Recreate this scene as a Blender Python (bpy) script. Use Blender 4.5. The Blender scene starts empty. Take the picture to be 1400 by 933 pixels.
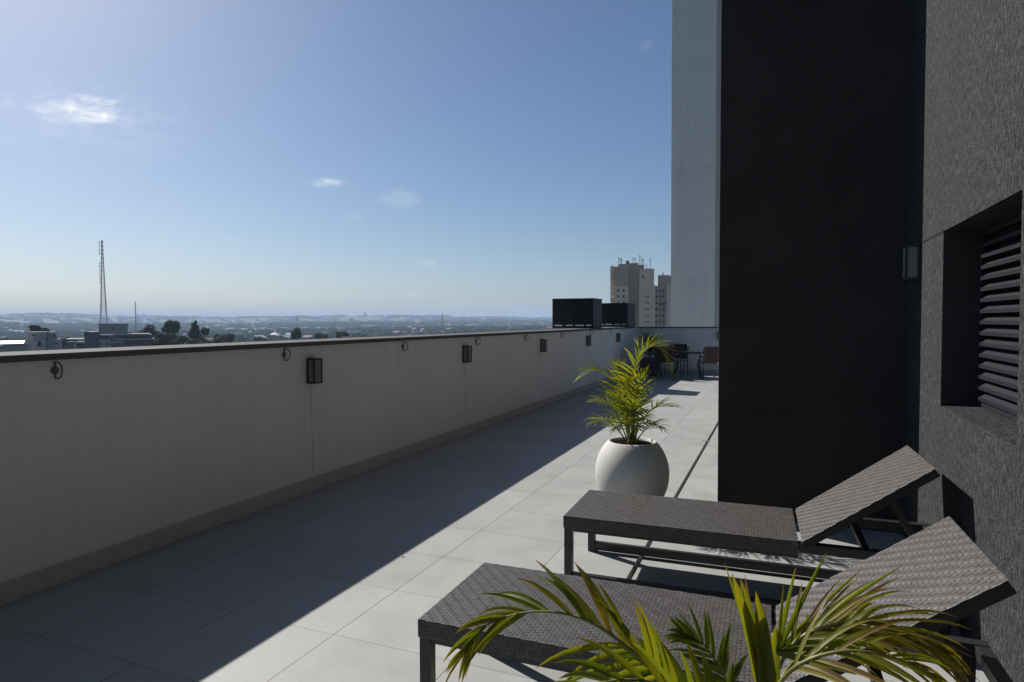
import bpy, math, random
import numpy as np
from mathutils import Vector, Matrix

random.seed(7)
rng = np.random.default_rng(11)
SC = bpy.context.scene
COL = SC.collection
rad = math.radians

# ------------------------------------------------------------------ camera, world, sun, exposure
EYE = Vector((0.0, 0.0, 1.6))
RIGHT = Vector((0.92458807, 0.38095855, -0.00273694))
UP = Vector((-0.00942964, 0.03006656, 0.99950342))
FWD = Vector((-0.38085166, 0.92410313, -0.03139149))
cam_data = bpy.data.cameras.new('camera')
cam_data.sensor_width = 36.0
cam_data.lens = 879.3 / 1400 * 36.0
cam_data.clip_start = 0.05
cam_data.clip_end = 40000
cam = bpy.data.objects.new('camera', cam_data)
COL.objects.link(cam)
cam.matrix_world = Matrix(((RIGHT.x, UP.x, -FWD.x, EYE.x), (RIGHT.y, UP.y, -FWD.y, EYE.y),
                           (RIGHT.z, UP.z, -FWD.z, EYE.z), (0, 0, 0, 1)))
SC.camera = cam

SUN_AZ = 67.2          # degrees left of +Y (the way along the terrace)
SUN_EL = 38.0
SUN_DIR = Vector((-math.sin(rad(SUN_AZ)) * math.cos(rad(SUN_EL)), math.cos(rad(SUN_AZ)) * math.cos(rad(SUN_EL)), math.sin(rad(SUN_EL))))
sun_data = bpy.data.lights.new('sun', 'SUN')
sun_data.energy = 5.0
sun_data.angle = rad(0.5)
sun_data.color = (1.0, 0.965, 0.91)
sun = bpy.data.objects.new('sun', sun_data)
COL.objects.link(sun)
sun.rotation_euler = SUN_DIR.to_track_quat('Z', 'Y').to_euler()

SC.view_settings.view_transform = 'Standard'
SC.view_settings.look = 'None'
SC.view_settings.gamma = 1.0
SC.view_settings.exposure = 0.55
SC.cycles.use_denoising = True
SC.cycles.max_bounces = 8
SC.cycles.volume_bounces = 0
SC.cycles.transparent_max_bounces = 8

def look_dir(px, py):
    return (FWD + RIGHT * ((px - 700) / 879.3) - UP * ((py - 466.5) / 879.3))
def at(px, py, depth):
    return EYE + look_dir(px, py) * depth

world = bpy.data.worlds.new('World')
SC.world = world
world.use_nodes = True
def build_world():
    nt = world.node_tree
    N, L = nt.nodes, nt.links
    N.clear()
    out = N.new('ShaderNodeOutputWorld')
    bg = N.new('ShaderNodeBackground')
    bg.inputs['Strength'].default_value = 0.055
    sky = N.new('ShaderNodeTexSky')
    sky.sky_type = 'NISHITA'
    sky.sun_disc = False
    sky.sun_elevation = rad(SUN_EL)
    sky.sun_rotation = rad(-SUN_AZ)
    sky.altitude = 900
    sky.air_density = 1.0
    sky.dust_density = 1.7
    sky.ozone_density = 3.8
    tc = N.new('ShaderNodeTexCoord')
    nz = N.new('ShaderNodeTexNoise')
    nz.inputs['Scale'].default_value = 34.0
    nz.inputs['Detail'].default_value = 7.0
    nz.inputs['Roughness'].default_value = 0.62
    mp = N.new('ShaderNodeMapping')
    mp.inputs['Scale'].default_value = (1, 1, 2.6)
    L.new(tc.outputs['Generated'], mp.inputs['Vector'])
    L.new(mp.outputs['Vector'], nz.inputs['Vector'])
    def vdot(v):
        n = N.new('ShaderNodeVectorMath'); n.operation = 'DOT_PRODUCT'
        L.new(tc.outputs['Generated'], n.inputs[0]); n.inputs[1].default_value = v
        return n.outputs['Value']
    def m(op, a, b=None, c=None):
        n = N.new('ShaderNodeMath'); n.operation = op
        for i, x in enumerate((a, b, c)):
            if x is None: continue
            if isinstance(x, (int, float)): n.inputs[i].default_value = x
            else: L.new(x, n.inputs[i])
        return n.outputs[0]
    total = None
    # small fair-weather clouds: direction, half width, half height (radians), brightness
    for px, py, hw, hh, amp in ((108, 153, .085, .022, .8), (132, 148, .045, .022, .95), (122, 165, .17, .07, .22), (446, 250, .034, .011, .75), (545, 272, .05, .022, .26),
                                (488, 297, .02, .008, .3), (585, 360, .022, .011, .5), (884, 64, .014, .014, .12),
                                (318, 326, .022, .008, .28), (566, 402, .03, .006, .35), (380, 405, .09, .01, .22),
                                (40, 395, .06, .012, .18), (660, 418, .10, .006, .2)):
        d = look_dir(px, py).normalized()
        r = d.cross(Vector((0, 0, 1))).normalized()
        u = r.cross(d).normalized()
        a = m('DIVIDE', vdot(r), hw); b = m('DIVIDE', vdot(u), hh)
        q = m('SUBTRACT', 1.0, m('ADD', m('MULTIPLY', a, a), m('MULTIPLY', b, b)))
        front = m('GREATER_THAN', vdot(d), 0.5)
        s = m('ADD', q, m('MULTIPLY', m('SUBTRACT', nz.outputs['Fac'], 0.55), 2.7))
        mr = N.new('ShaderNodeMapRange'); mr.interpolation_type = 'SMOOTHSTEP'
        L.new(s, mr.inputs['Value']); mr.inputs['From Min'].default_value = 0.05; mr.inputs['From Max'].default_value = 2.3
        core = N.new('ShaderNodeMapRange'); core.interpolation_type = 'SMOOTHSTEP'
        L.new(q, core.inputs['Value']); core.inputs['From Min'].default_value = -0.25; core.inputs['From Max'].default_value = 0.7
        v = m('MULTIPLY', m('MULTIPLY', m('MULTIPLY', mr.outputs[0], core.outputs[0]), front), amp)
        total = v if total is None else m('ADD', total, v)
    mix = N.new('ShaderNodeMix'); mix.data_type = 'RGBA'; mix.clamp_factor = True
    L.new(total, mix.inputs['Factor'])
    hs = N.new('ShaderNodeHueSaturation')
    hs.inputs['Saturation'].default_value = 1.08
    L.new(sky.outputs['Color'], hs.inputs['Color'])
    L.new(hs.outputs['Color'], mix.inputs['A'])
    mix.inputs['B'].default_value = (13.0, 13.2, 13.4, 1)
    L.new(mix.outputs['Result'], bg.inputs['Color'])
    L.new(bg.outputs[0], out.inputs['Surface'])
build_world()

# ------------------------------------------------------------------ materials
def new_mat(name):
    mt = bpy.data.materials.new(name)
    mt.use_nodes = True
    nt = mt.node_tree
    b = nt.nodes['Principled BSDF']
    return mt, nt, b
def nd(nt, kind, **kw):
    n = nt.nodes.new(kind)
    for k, v in kw.items():
        if k in n.inputs: n.inputs[k].default_value = v
        else: setattr(n, k, v)
    return n
def ramp(nt, fac, stops):
    r = nt.nodes.new('ShaderNodeValToRGB')
    e = r.color_ramp.elements
    while len(e) < len(stops): e.new(0.5)
    for el, (p, c) in zip(e, stops):
        el.position = p; el.color = (*c, 1) if len(c) == 3 else c
    nt.links.new(fac, r.inputs['Fac'])
    return r.outputs['Color']
def objco(nt, scale=(1, 1, 1)):
    t = nt.nodes.new('ShaderNodeTexCoord'); mp = nt.nodes.new('ShaderNodeMapping')
    mp.inputs['Scale'].default_value = scale
    nt.links.new(t.outputs['Object'], mp.inputs['Vector'])
    return mp.outputs['Vector']
def noise(nt, vec, scale, detail=5, rough=.55):
    n = nd(nt, 'ShaderNodeTexNoise', Scale=scale, Detail=detail, Roughness=rough)
    nt.links.new(vec, n.inputs['Vector'])
    return n.outputs['Fac']
def bump(nt, b, h, strength=.3, dist=.01):
    n = nd(nt, 'ShaderNodeBump', Strength=strength, Distance=dist)
    nt.links.new(h, n.inputs['Height']); nt.links.new(n.outputs['Normal'], b.inputs['Normal'])
def simple(name, c, rough=.5, metal=0.0, var=.12, scale=8.0, bstr=0.0, bscale=60.0, spec=.5, stretch=(1, 1, 1)):
    mt, nt, b = new_mat(name)
    v = objco(nt, stretch)
    lo = tuple(x * (1 - var) for x in c); hi = tuple(min(1, x * (1 + var)) for x in c)
    nt.links.new(ramp(nt, noise(nt, v, scale), ((.3, lo), (.7, hi))), b.inputs['Base Color'])
    b.inputs['Roughness'].default_value = rough
    b.inputs['Metallic'].default_value = metal
    b.inputs['Specular IOR Level'].default_value = spec
    if bstr: bump(nt, b, noise(nt, v, bscale, 4), bstr, .004)
    return mt

M = {}
# porcelain floor tiles: grout lines at the tile module
def tile_mat():
    mt, nt, b = new_mat('porcelain_tile')
    L = nt.links
    t = nt.nodes.new('ShaderNodeTexCoord')
    sx = nt.nodes.new('ShaderNodeSeparateXYZ'); L.new(t.outputs['Object'], sx.inputs[0])
    def m(op, a, b_=None):
        n = nd(nt, 'ShaderNodeMath', operation=op)
        for i, x in enumerate((a, b_)):
            if x is None: continue
            if isinstance(x, (int, float)): n.inputs[i].default_value = x
            else: L.new(x, n.inputs[i])
        return n.outputs[0]
    def cell(o, off, mod): return m('DIVIDE', m('SUBTRACT', o, off), mod)
    cx = cell(sx.outputs['X'], -2.768, 0.689); cy = cell(sx.outputs['Y'], 2.646, 0.5815)
    def dist(c, mod): return m('MULTIPLY', m('SUBTRACT', 0.5, m('ABSOLUTE', m('SUBTRACT', m('FRACT', c), 0.5))), mod)
    dx = dist(cx, .689); dy = dist(cy, .5815)
    gx = m('MULTIPLY', m('LESS_THAN', dx, .0022), m('LESS_THAN', sx.outputs['X'], -0.9)); gy = m('LESS_THAN', dy, .0015)
    g = m('MAXIMUM', gx, gy)
    cmb = nt.nodes.new('ShaderNodeCombineXYZ'); L.new(m('FLOOR', cx), cmb.inputs[0]); L.new(m('FLOOR', cy), cmb.inputs[1])
    wn = nd(nt, 'ShaderNodeTexWhiteNoise', noise_dimensions='2D'); L.new(cmb.outputs[0], wn.inputs['Vector'])
    base = ramp(nt, wn.outputs['Value'], ((0, (.285, .284, .275)), (.5, (.305, .304, .294)), (1, (.322, .321, .311))))
    n1 = noise(nt, t.outputs['Object'], 3.0, 6, .6)
    n2 = noise(nt, t.outputs['Object'], 45.0, 4, .6)
    stain = ramp(nt, n1, ((.3, (.90, .895, .885)), (.55, (1.0, 1.0, 1.0)), (.8, (1.015, 1.015, 1.015))))
    mx = nd(nt, 'ShaderNodeMix', data_type='RGBA', blend_type='MULTIPLY'); mx.inputs['Factor'].default_value = 1
    L.new(base, mx.inputs['A']); L.new(stain, mx.inputs['B'])
    sp = ramp(nt, n2, ((.25, (.93, .93, .92)), (.5, (1, 1, 1))))
    mx2 = nd(nt, 'ShaderNodeMix', data_type='RGBA', blend_type='MULTIPLY'); mx2.inputs['Factor'].default_value = 1
    L.new(mx.outputs['Result'], mx2.inputs['A']); L.new(sp, mx2.inputs['B'])
    mg = nd(nt, 'ShaderNodeMix', data_type='RGBA'); L.new(g, mg.inputs['Factor'])
    L.new(mx2.outputs['Result'], mg.inputs['A'])
    mg.inputs['B'].default_value = (.085, .068, .045, 1)
    L.new(mg.outputs['Result'], b.inputs['Base Color'])
    L.new(ramp(nt, n1, ((.3, (.5,) * 3), (.7, (.62,) * 3))), b.inputs['Roughness'])
    b.inputs['Specular IOR Level'].default_value = .3
    hgt = m('ADD', m('MULTIPLY', m('MINIMUM', m('MINIMUM', dx, dy), .004), 160.0), m('MULTIPLY', n2, .12))
    bump(nt, b, hgt, .35, .003)
    return mt
M['tile'] = tile_mat()

def plaster_mat(name, c, streak=True):
    mt, nt, b = new_mat(name)
    v = objco(nt)
    n1 = noise(nt, v, 1.1, 6, .6)
    base = ramp(nt, n1, ((.25, tuple(x * .93 for x in c)), (.55, c), (.8, tuple(x * 1.03 for x in c))))
    vs = objco(nt, (1, 3.2, .12))
    n2 = noise(nt, vs, 3.0, 5, .65)
    st = ramp(nt, n2, ((.3, (.94, .935, .925)), (.5, (1, 1, 1))))
    mx = nd(nt, 'ShaderNodeMix', data_type='RGBA', blend_type='MULTIPLY'); mx.inputs['Factor'].default_value = 1
    nt.links.new(base, mx.inputs['A']); nt.links.new(st, mx.inputs['B'])
    nt.links.new(mx.outputs['Result'], b.inputs['Base Color'])
    b.inputs['Roughness'].default_value = .85
    b.inputs['Specular IOR Level'].default_value = .2
    bump(nt, b, noise(nt, v, 180, 4, .7), .25, .003)
    return mt
M['parapet'] = plaster_mat('parapet_paint', (.68, .675, .66))
M['skirt'] = plaster_mat('skirting_paint', (.43, .42, .395))
M['stain'] = simple('water_stain', (.50, .49, .465), .9, var=.2, scale=30)
M['coping'] = simple('dark_granite', (.105, .102, .10), .85, spec=.12, var=.45, scale=120, bstr=.15, bscale=200)

def render_mat():
    # rough scratched acrylic render: vertical grain with pits
    mt, nt, b = new_mat('scratched_render')
    v = objco(nt, (1, 1, .62))
    v2 = objco(nt, (1, 1, .40))
    n1 = noise(nt, v, 150, 6, .8)
    n2 = noise(nt, v2, 55, 4, .7)
    n3 = noise(nt, objco(nt), 3, 4, .6)
    mth = nd(nt, 'ShaderNodeMath', operation='MULTIPLY_ADD'); nt.links.new(n2, mth.inputs[0]); mth.inputs[1].default_value = .55
    nt.links.new(n1, mth.inputs[2])
    c = ramp(nt, mth.outputs[0], ((.62, (.004, .0045, .0044)), (.76, (.018, .0194, .0191)), (.88, (.085, .089, .088))))
    mx = nd(nt, 'ShaderNodeMix', data_type='RGBA', blend_type='MULTIPLY'); mx.inputs['Factor'].default_value = 1
    nt.links.new(c, mx.inputs['A'])
    nt.links.new(ramp(nt, n3, ((.3, (.82, .82, .82)), (.7, (1.1, 1.1, 1.08)))), mx.inputs['B'])
    nt.links.new(mx.outputs['Result'], b.inputs['Base Color'])
    b.inputs['Roughness'].default_value = .9
    b.inputs['Specular IOR Level'].default_value = .15
    bump(nt, b, mth.outputs[0], .9, .006)
    return mt
M['render'] = render_mat()
M['black_wall'] = simple('black_wall_paint', (.037, .033, .030), .8, var=.22, scale=1.6, bstr=.2, bscale=150, spec=.2)
M['shutter'] = simple('grey_aluminium', (.0115, .0127, .0165), .45, metal=.0, var=.06)
M['black_metal'] = simple('black_powder_coat', (.018, .018, .019), .42, var=.15, scale=30)
M['box_metal'] = simple('black_sheet_metal', (.0075, .0085, .0105), .5, var=.2, scale=3, spec=.3)
M['lamp_glass'] = simple('frosted_glass', (.185, .19, .195), .5, spec=.2, var=.08)
M['ring_metal'] = simple('aged_steel', (.15, .145, .135), .5, metal=.5, var=.3, scale=60)
M['drain_dark'] = simple('drain_channel', (.012, .012, .012), .8)
M['strap'] = simple('galvanised_strap', (.45, .46, .46), .4, metal=.7)
M['pot'] = simple('matt_planter', (.45, .445, .42), .75, var=.06, scale=5, bstr=.12, bscale=220, spec=.25)
M['soil'] = simple('potting_soil', (.010, .0075, .005), 1.0, var=.6, scale=60, bstr=.8, bscale=70, spec=0)
M['dark_pot'] = simple('dark_planter', (.06, .06, .065), .7)
M['brown_sling'] = simple('brown_sling_fabric', (.075, .052, .040), .8, var=.15, scale=80)
M['dark_sling'] = simple('dark_sling_fabric', (.035, .03, .028), .8, var=.15, scale=80)
M['table_top'] = simple('dark_glass_top', (.02, .02, .022), .15, var=.1)
M['chrome'] = simple('polished_tube', (.5, .5, .5), .25, metal=1.0)

def wicker_mat():
    mt, nt, b = new_mat('woven_resin')
    a = nd(nt, 'ShaderNodeAttribute', attribute_name='tint')
    c = ramp(nt, a.outputs['Fac'], ((0, (.044, .039, .036)), (.5, (.078, .071, .066)), (1, (.125, .116, .108))))
    v = objco(nt)
    g = noise(nt, v, 260, 3, .6)
    mx = nd(nt, 'ShaderNodeMix', data_type='RGBA', blend_type='MULTIPLY'); mx.inputs['Factor'].default_value = 1
    nt.links.new(c, mx.inputs['A'])
    nt.links.new(ramp(nt, g, ((.3, (.78, .78, .78)), (.7, (1.1, 1.1, 1.1)))), mx.inputs['B'])
    nt.links.new(mx.outputs['Result'], b.inputs['Base Color'])
    b.inputs['Roughness'].default_value = .5
    b.inputs['Specular IOR Level'].default_value = .35
    bump(nt, b, g, .2, .001)
    return mt
M['wicker'] = wicker_mat()
M['wicker_under'] = simple('wicker_backing', (.022, .020, .018), .85)

def leaf_mat(name, stops, trans=.5, gloss=.48):
    mt, nt, b = new_mat(name)
    a = nd(nt, 'ShaderNodeAttribute', attribute_name='tint')
    v = objco(nt)
    n = noise(nt, v, 14, 3)
    ad = nd(nt, 'ShaderNodeMath', operation='MULTIPLY_ADD'); nt.links.new(n, ad.inputs[0]); ad.inputs[1].default_value = .35
    nt.links.new(a.outputs['Fac'], ad.inputs[2])
    sb = nd(nt, 'ShaderNodeMath', operation='SUBTRACT'); nt.links.new(ad.outputs[0], sb.inputs[0]); sb.inputs[1].default_value = .17
    c = ramp(nt, sb.outputs[0], stops)
    nt.links.new(c, b.inputs['Base Color'])
    b.inputs['Roughness'].default_value = gloss
    b.inputs['Specular IOR Level'].default_value = .32
    tr = nt.nodes.new('ShaderNodeBsdfTranslucent')
    mxc = nd(nt, 'ShaderNodeMix', data_type='RGBA', blend_type='MULTIPLY'); mxc.inputs['Factor'].default_value = 1
    nt.links.new(c, mxc.inputs['A']); mxc.inputs['B'].default_value = (2.3, 2.2, .75, 1)
    nt.links.new(mxc.outputs['Result'], tr.inputs['Color'])
    ms = nt.nodes.new('ShaderNodeMixShader'); ms.inputs[0].default_value = trans
    nt.links.new(b.outputs[0], ms.inputs[1]); nt.links.new(tr.outputs[0], ms.inputs[2])
    nt.links.new(ms.outputs[0], nt.nodes['Material Output'].inputs['Surface'])
    return mt
M['palm_leaf'] = leaf_mat('palm_leaf', ((0, (.030, .046, .006)), (.45, (.075, .098, .008)), (.78, (.125, .132, .010)), (.92, (.17, .135, .014)), (1, (.11, .06, .02))), .45)
M['palm_stem'] = simple('palm_stem', (.13, .13, .02), .45, var=.35, scale=20)
M['tree_leaf'] = leaf_mat('tree_leaf', ((0, (.010, .017, .006)), (.5, (.022, .034, .010)), (1, (.042, .056, .017))), .15, .9)
M['wood_leaf'] = simple('far_wood_foliage', (.016, .024, .010), 1.0, var=.5, scale=.02, spec=.0)
M['bark'] = simple('bark', (.07, .055, .04), .9, var=.3, scale=10)

# ------------------------------------------------------------------ mesh builder
class MB:
    def __init__(s): s.v = []; s.f = []; s.t = []
    def add(s, vs, fs, tint=.5):
        o = len(s.v)
        s.v += [tuple(v) for v in vs]; s.f += [tuple(i + o for i in f) for f in fs]
        s.t += ([tint] * len(vs)) if isinstance(tint, (int, float)) else list(tint)
        return s
    def box(s, a, b, mtx=None, tint=.5):
        x0, y0, z0 = a; x1, y1, z1 = b
        vs = [Vector(p) for p in ((x0, y0, z0), (x1, y0, z0), (x1, y1, z0), (x0, y1, z0), (x0, y0, z1), (x1, y0, z1), (x1, y1, z1), (x0, y1, z1))]
        if mtx: vs = [mtx @ v for v in vs]
        return s.add(vs, ((3, 2, 1, 0), (4, 5, 6, 7), (0, 1, 5, 4), (1, 2, 6, 5), (2, 3, 7, 6), (3, 0, 4, 7)), tint)
    def bar(s, p, q, w, h, up=(0, 0, 1)):
        p, q = Vector(p), Vector(q); d = q - p; L = d.length; d.normalize()
        u = Vector(up); r = d.cross(u)
        if r.length < 1e-4: r = d.cross(Vector((0, 1, 0)))
        r.normalize(); u = r.cross(d)
        mtx = Matrix(((d.x, r.x, u.x, p.x), (d.y, r.y, u.y, p.y), (d.z, r.z, u.z, p.z), (0, 0, 0, 1)))
        return s.box((0, -w / 2, -h / 2), (L, w / 2, h / 2), mtx)
    def tube(s, pts, r, n=8, cap=True, closed=False, tint=.5):
        pts = [Vector(p) for p in pts]; m = len(pts)
        rs = r if isinstance(r, (list, tuple)) else [r] * m
        vs = []; ref = None
        for i, p in enumerate(pts):
            a = pts[i - 1] if (i or closed) else p; b = pts[(i + 1) % m] if (i < m - 1 or closed) else p
            d = (b - a).normalized()
            if ref is None:
                ref = d.cross(Vector((0, 0, 1)))
                if ref.length < .1: ref = d.cross(Vector((0, 1, 0)))
            ref = (ref - d * ref.dot(d)).normalized(); w = d.cross(ref)
            for k in range(n):
                an = 2 * math.pi * k / n
                vs.append(p + (ref * math.cos(an) + w * math.sin(an)) * rs[i])
        fs = []
        for i in range(m if closed else m - 1):
            j = (i + 1) % m
            for k in range(n):
                k2 = (k + 1) % n
                fs.append((i * n + k, i * n + k2, j * n + k2, j * n + k))
        if cap and not closed:
            fs.append(tuple(range(n - 1, -1, -1))); fs.append(tuple((m - 1) * n + k for k in range(n)))
        return s.add(vs, fs, tint)
    def lathe(s, prof, n=48, c=(0, 0, 0)):
        vs = []; fs = []
        for r, z in prof:
            for k in range(n):
                a = 2 * math.pi * k / n
                vs.append((c[0] + r * math.cos(a), c[1] + r * math.sin(a), c[2] + z))
        for i in range(len(prof) - 1):
            for k in range(n):
                k2 = (k + 1) % n
                fs.append((i * n + k, i * n + k2, (i + 1) * n + k2, (i + 1) * n + k))
        return s.add(vs, fs)
    def disc(s, c, r, n=32, up=1):
        vs = [(c[0] + r * math.cos(2 * math.pi * k / n), c[1] + r * math.sin(2 * math.pi * k / n), c[2]) for k in range(n)]
        return s.add(vs, (tuple(range(n)),))
    def build(s, name, mat, parent=None, smooth=False, bevel=0.0):
        me = bpy.data.meshes.new(name)
        me.from_pydata(s.v, [], s.f)
        at_ = me.attributes.new('tint', 'FLOAT', 'POINT'); at_.data.foreach_set('value', np.array(s.t, dtype=np.float32))
        me.materials.append(mat)
        if smooth: me.polygons.foreach_set('use_smooth', [True] * len(me.polygons))
        me.update()
        o = bpy.data.objects.new(name, me); COL.objects.link(o)
        if parent: o.parent = parent
        if bevel:
            md = o.modifiers.new('bevel', 'BEVEL'); md.width = bevel; md.segments = 2; md.limit_method = 'ANGLE'
        return o
def tag(o, label=None, cat=None, group=None, kind=None):
    if label: o['label'] = label
    if cat: o['category'] = cat
    if group: o['group'] = group
    if kind: o['kind'] = kind
    return o
def thing(name, label, cat, loc=(0, 0, 0), rz=0.0, group=None):
    o = bpy.data.objects.new(name, None); COL.objects.link(o)
    o.empty_display_size = .1
    o.location = loc; o.rotation_euler = (0, 0, rz)
    return tag(o, label, cat, group)
def dup(root, loc, rz, label=None, sc=None):
    r = root.copy(); COL.objects.link(r); r.location = loc; r.rotation_euler = (0, 0, rz)
    if sc: r.scale = sc
    if label: r['label'] = label
    for ch in list(root.children):
        c = ch.copy(); COL.objects.link(c); c.parent = r
        for g in ch.children:
            d = g.copy(); COL.objects.link(d); d.parent = c
    return r

# ------------------------------------------------------------------ terrace floor (two fields with the drain slot between)
fl = MB()
XP = -4.045                      # inner face of the parapet
YF = 19.9                        # far wall
XR = 0.881                       # grey rendered wall
YD = 5.52                        # black wall
for x0, x1 in ((XP - .3, -0.852), (-0.818, 3.0)):
    fl.box((x0, -9, -.25), (x1, YF + .2, 0))
tag(fl.build('terrace_floor', M['tile']), kind='structure')
dr = thing('floor_drain', 'narrow dark slot drain running along the pale terrace tiles', 'drain', (-.835, 0, 0))
d = MB(); d.box((-.017, -9, -.09), (.017, YF, -.06)); d.build('channel', M['drain_dark'], dr)
d = MB(); d.box((-.085, 8.79, .0005), (.03, 8.83, .004)); d.build('strap', M['strap'], dr)

# parapet wall
pw = thing('parapet_wall', 'long white painted parapet wall with dark stone coping along the left of the terrace', 'wall', (XP, 0, 0))
joints = [-8.5, -4.2, -.6, 6.10, 9.15, 15.65, YF]
w = MB()
for a, b in zip(joints[:-1], joints[1:]):
    w.box((-.25, a + .002, -.25), (0, b - .002, 1.37))
w.box((-.252, -8.5, -.25), (-.003, YF, 1.368))
w.build('wall', M['parapet'], pw)
w = MB()
cj = [-8.5, -6.1, -3.7, -1.3, 1.1, 3.5, 5.9, 8.3, 10.7, 13.1, 15.5, 17.9, YF + .02]
for a, b in zip(cj[:-1], cj[1:]):
    w.box((-.48, a + .0015, 1.372), (.028, b - .0015, 1.412))
w.build('coping', M['coping'], pw, bevel=.004)
w = MB(); w.box((.001, -8.5, .001), (.016, YF - .015, .128)); w.build('skirting', M['skirt'], pw, bevel=.003)
w = MB()
for y, z0, wd in ((4.86, .15, .007), (8.06, .14, .006), (11.25, .2, .006), (14.33, .3, .006)):
    zt = 1.01
    w.box((.0005, y - wd / 2, z0), (.0018, y + wd / 2, zt))
w.build('water_stain', M['stain'], pw)

# far cross wall
fw_ = thing('end_wall', 'grey white end wall with dark coping closing the far end of the terrace', 'wall', (0, YF, 0))
w = MB(); w.box((XP + .002, 0, -.25), (3, .22, 1.37)); w.build('wall', M['parapet'], fw_)
w = MB(); w.box((XP + .03, -.03, 1.372), (3, .27, 1.412)); w.build('coping', M['coping'], fw_, bevel=.004)
w = MB(); w.box((XP + .017, -.016, .001), (3, -.001, .128)); w.build('skirting', M['skirt'], fw_)

# black wall block
bb = thing('black_wall', 'tall plain black wall block behind the far lounger', 'wall', (0, YD, 0))
w = MB(); w.box((-.442, 0, -.2), (3.2, 9.5, 26)); w.build('wall', M['black_wall'], bb, bevel=.006)

# grey rendered wall with window opening
gw = thing('rendered_wall', 'dark grey rough rendered house wall with a deep louvred window', 'wall', (XR, 0, 0))
WY0, WY1, WZ0, WZ1, RD = 3.10, 4.385, 1.10, 2.108, .225
YB = -9.0
ys = (YB, WY0, WY1, YD - .002); zs = (-.2, WZ0, WZ1, 26)
vs = []; fs = []
for z in zs:
    for y in ys: vs.append((0, y, z))
for r in range(3):
    for c in range(3):
        if r == 1 and c == 1: continue
        i = r * 4 + c; fs.append((i, i + 4, i + 5, i + 1))
o = len(vs)
for y, z in ((WY0, WZ0), (WY1, WZ0), (WY1, WZ1), (WY0, WZ1)): vs.append((RD, y, z - (.0 if z > 1.5 else -.012)))
q = [5, 6, 10, 9]
for k in range(4):
    k2 = (k + 1) % 4
    fs.append((q[k], q[k2], o + k2, o + k))
o2 = len(vs)   # closing shell behind
for y, z in ((YB, -.2), (YD - .002, -.2), (YD - .002, 26), (YB, 26)): vs.append((.6, y, z))
fs += [(0, 3, o2 + 1, o2), (3, 15, o2 + 2, o2 + 1), (15, 12, o2 + 3, o2 + 2), (12, 0, o2, o2 + 3), (o2, o2 + 1, o2 + 2, o2 + 3)]
w = MB(); w.add(vs, fs); w.build('wall', M['render'], gw)
w = MB(); w.box((.004, WY1 - .002, WZ0 + .0125), (RD - .001, WY1 + .01, WZ1 - .001)); w.build('reveal_shade', M['black_wall'], gw)  # black lining over the left reveal, its shade put in as paint
w = MB(); w.box((-.0025, WY1, WZ1 - .005), (.002, YD - .004, WZ1 + .006)); w.build('groove', M['black_metal'], gw)
win = MB()
win.box((RD - .045, WY0, WZ0 + .014), (RD - .002, WY0 + .035, WZ1)); win.box((RD - .045, WY1 - .03, WZ0 + .014), (RD - .002, WY1, WZ1))
win.box((RD - .047, WY0 + .036, WZ0 + .014), (RD - .004, WY1 - .031, WZ0 + .045)); win.box((RD - .047, WY0 + .036, WZ1 - .04), (RD - .004, WY1 - .031, WZ1 - .001))
fr = win.build('window', M['shutter'], gw)
ns = 15; zz0, zz1 = WZ0 + .05, WZ1 - .045
sl = MB(); sp = (zz1 - zz0) / ns
for k in range(ns):
    zc = zz0 + sp * (k + .5)
    mt = Matrix.Translation((RD - .03, 0, zc)) @ Matrix.Rotation(rad(-38), 4, 'Y')
    sl.box((-.036, WY0 + .037, -.004), (.034, WY1 - .032, .004), mt)
    mt = Matrix.Translation((RD - .058, 0, zc - .022)) @ Matrix.Rotation(rad(0), 4, 'Y')
    sl.box((-.002, WY0 + .037, -.010), (.002, WY1 - .032, .010), mt)
sl.build('louvre', M['shutter'], fr)
w = MB(); w.box((RD - .001, WY0 + .001, WZ0 + .014), (RD + .01, WY1 - .001, WZ1 - .001)); w.build('backing', M['drain_dark'], fr)

# ------------------------------------------------------------------ lanterns, tie rings
def lantern_parts(root):
    # local: back against the wall plane x=0, front towards +x
    W, D, H, T = .118, .092, .236, .016
    f = MB()
    f.box((0, -W / 2, H - T), (D, W / 2, H)); f.box((0, -W / 2, 0), (D, W / 2, T))
    for y in (-W / 2, W / 2 - T): f.box((D - T, y, T + .0005), (D, y + T, H - T - .0005))
    for y in (-W / 2, W / 2 - .012): f.box((0, y, T + .0005), (.02, y + .012, H - T - .0005))
    f.box((0, -W / 2 + .013, T + .0006), (.006, W / 2 - .013, H - T - .0006))
    f.build('frame', M['black_metal'], root, bevel=.0015)
    g = MB()
    g.box((D - .010, -W / 2 + T + .0005, T + .001), (D - .006, W / 2 - T - .0005, H - T - .001)); 
    for y in (-W / 2 + .005, W / 2 - .009): g.box((.0205, y, T + .001), (D - T - .0005, y + .004, H - T - .001))
    g.build('pane', M['lamp_glass'], root)
GL = 'black wall lanterns'
lan = None
for y, lb in ((4.85, 'black box wall lantern on the parapet nearest to the camera'), (8.06, 'black box wall lantern second along the white parapet from the camera'),
              (11.24, 'black box wall lantern on the middle of the white parapet, above the palm shadow line'), (14.33, 'black box wall lantern on the parapet just below the larger black box'),
              (17.33, 'black box wall lantern on the parapet below the smaller black box')):
    if lan is None:
        lan = thing('wall_lantern', lb, 'lantern', (XP, y, 1.02), 0, GL); lantern_parts(lan)
    else: dup(lan, (XP, y, 1.02), 0, lb)
dup(lan, (-1.575, YF, 1.03), rad(-90), 'black box wall lantern on the far end wall beside the brown chair')
dup(lan, (XR, 5.065, 1.868), rad(180), 'black box wall lantern high on the rendered wall in the shaded corner by the window')

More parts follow.
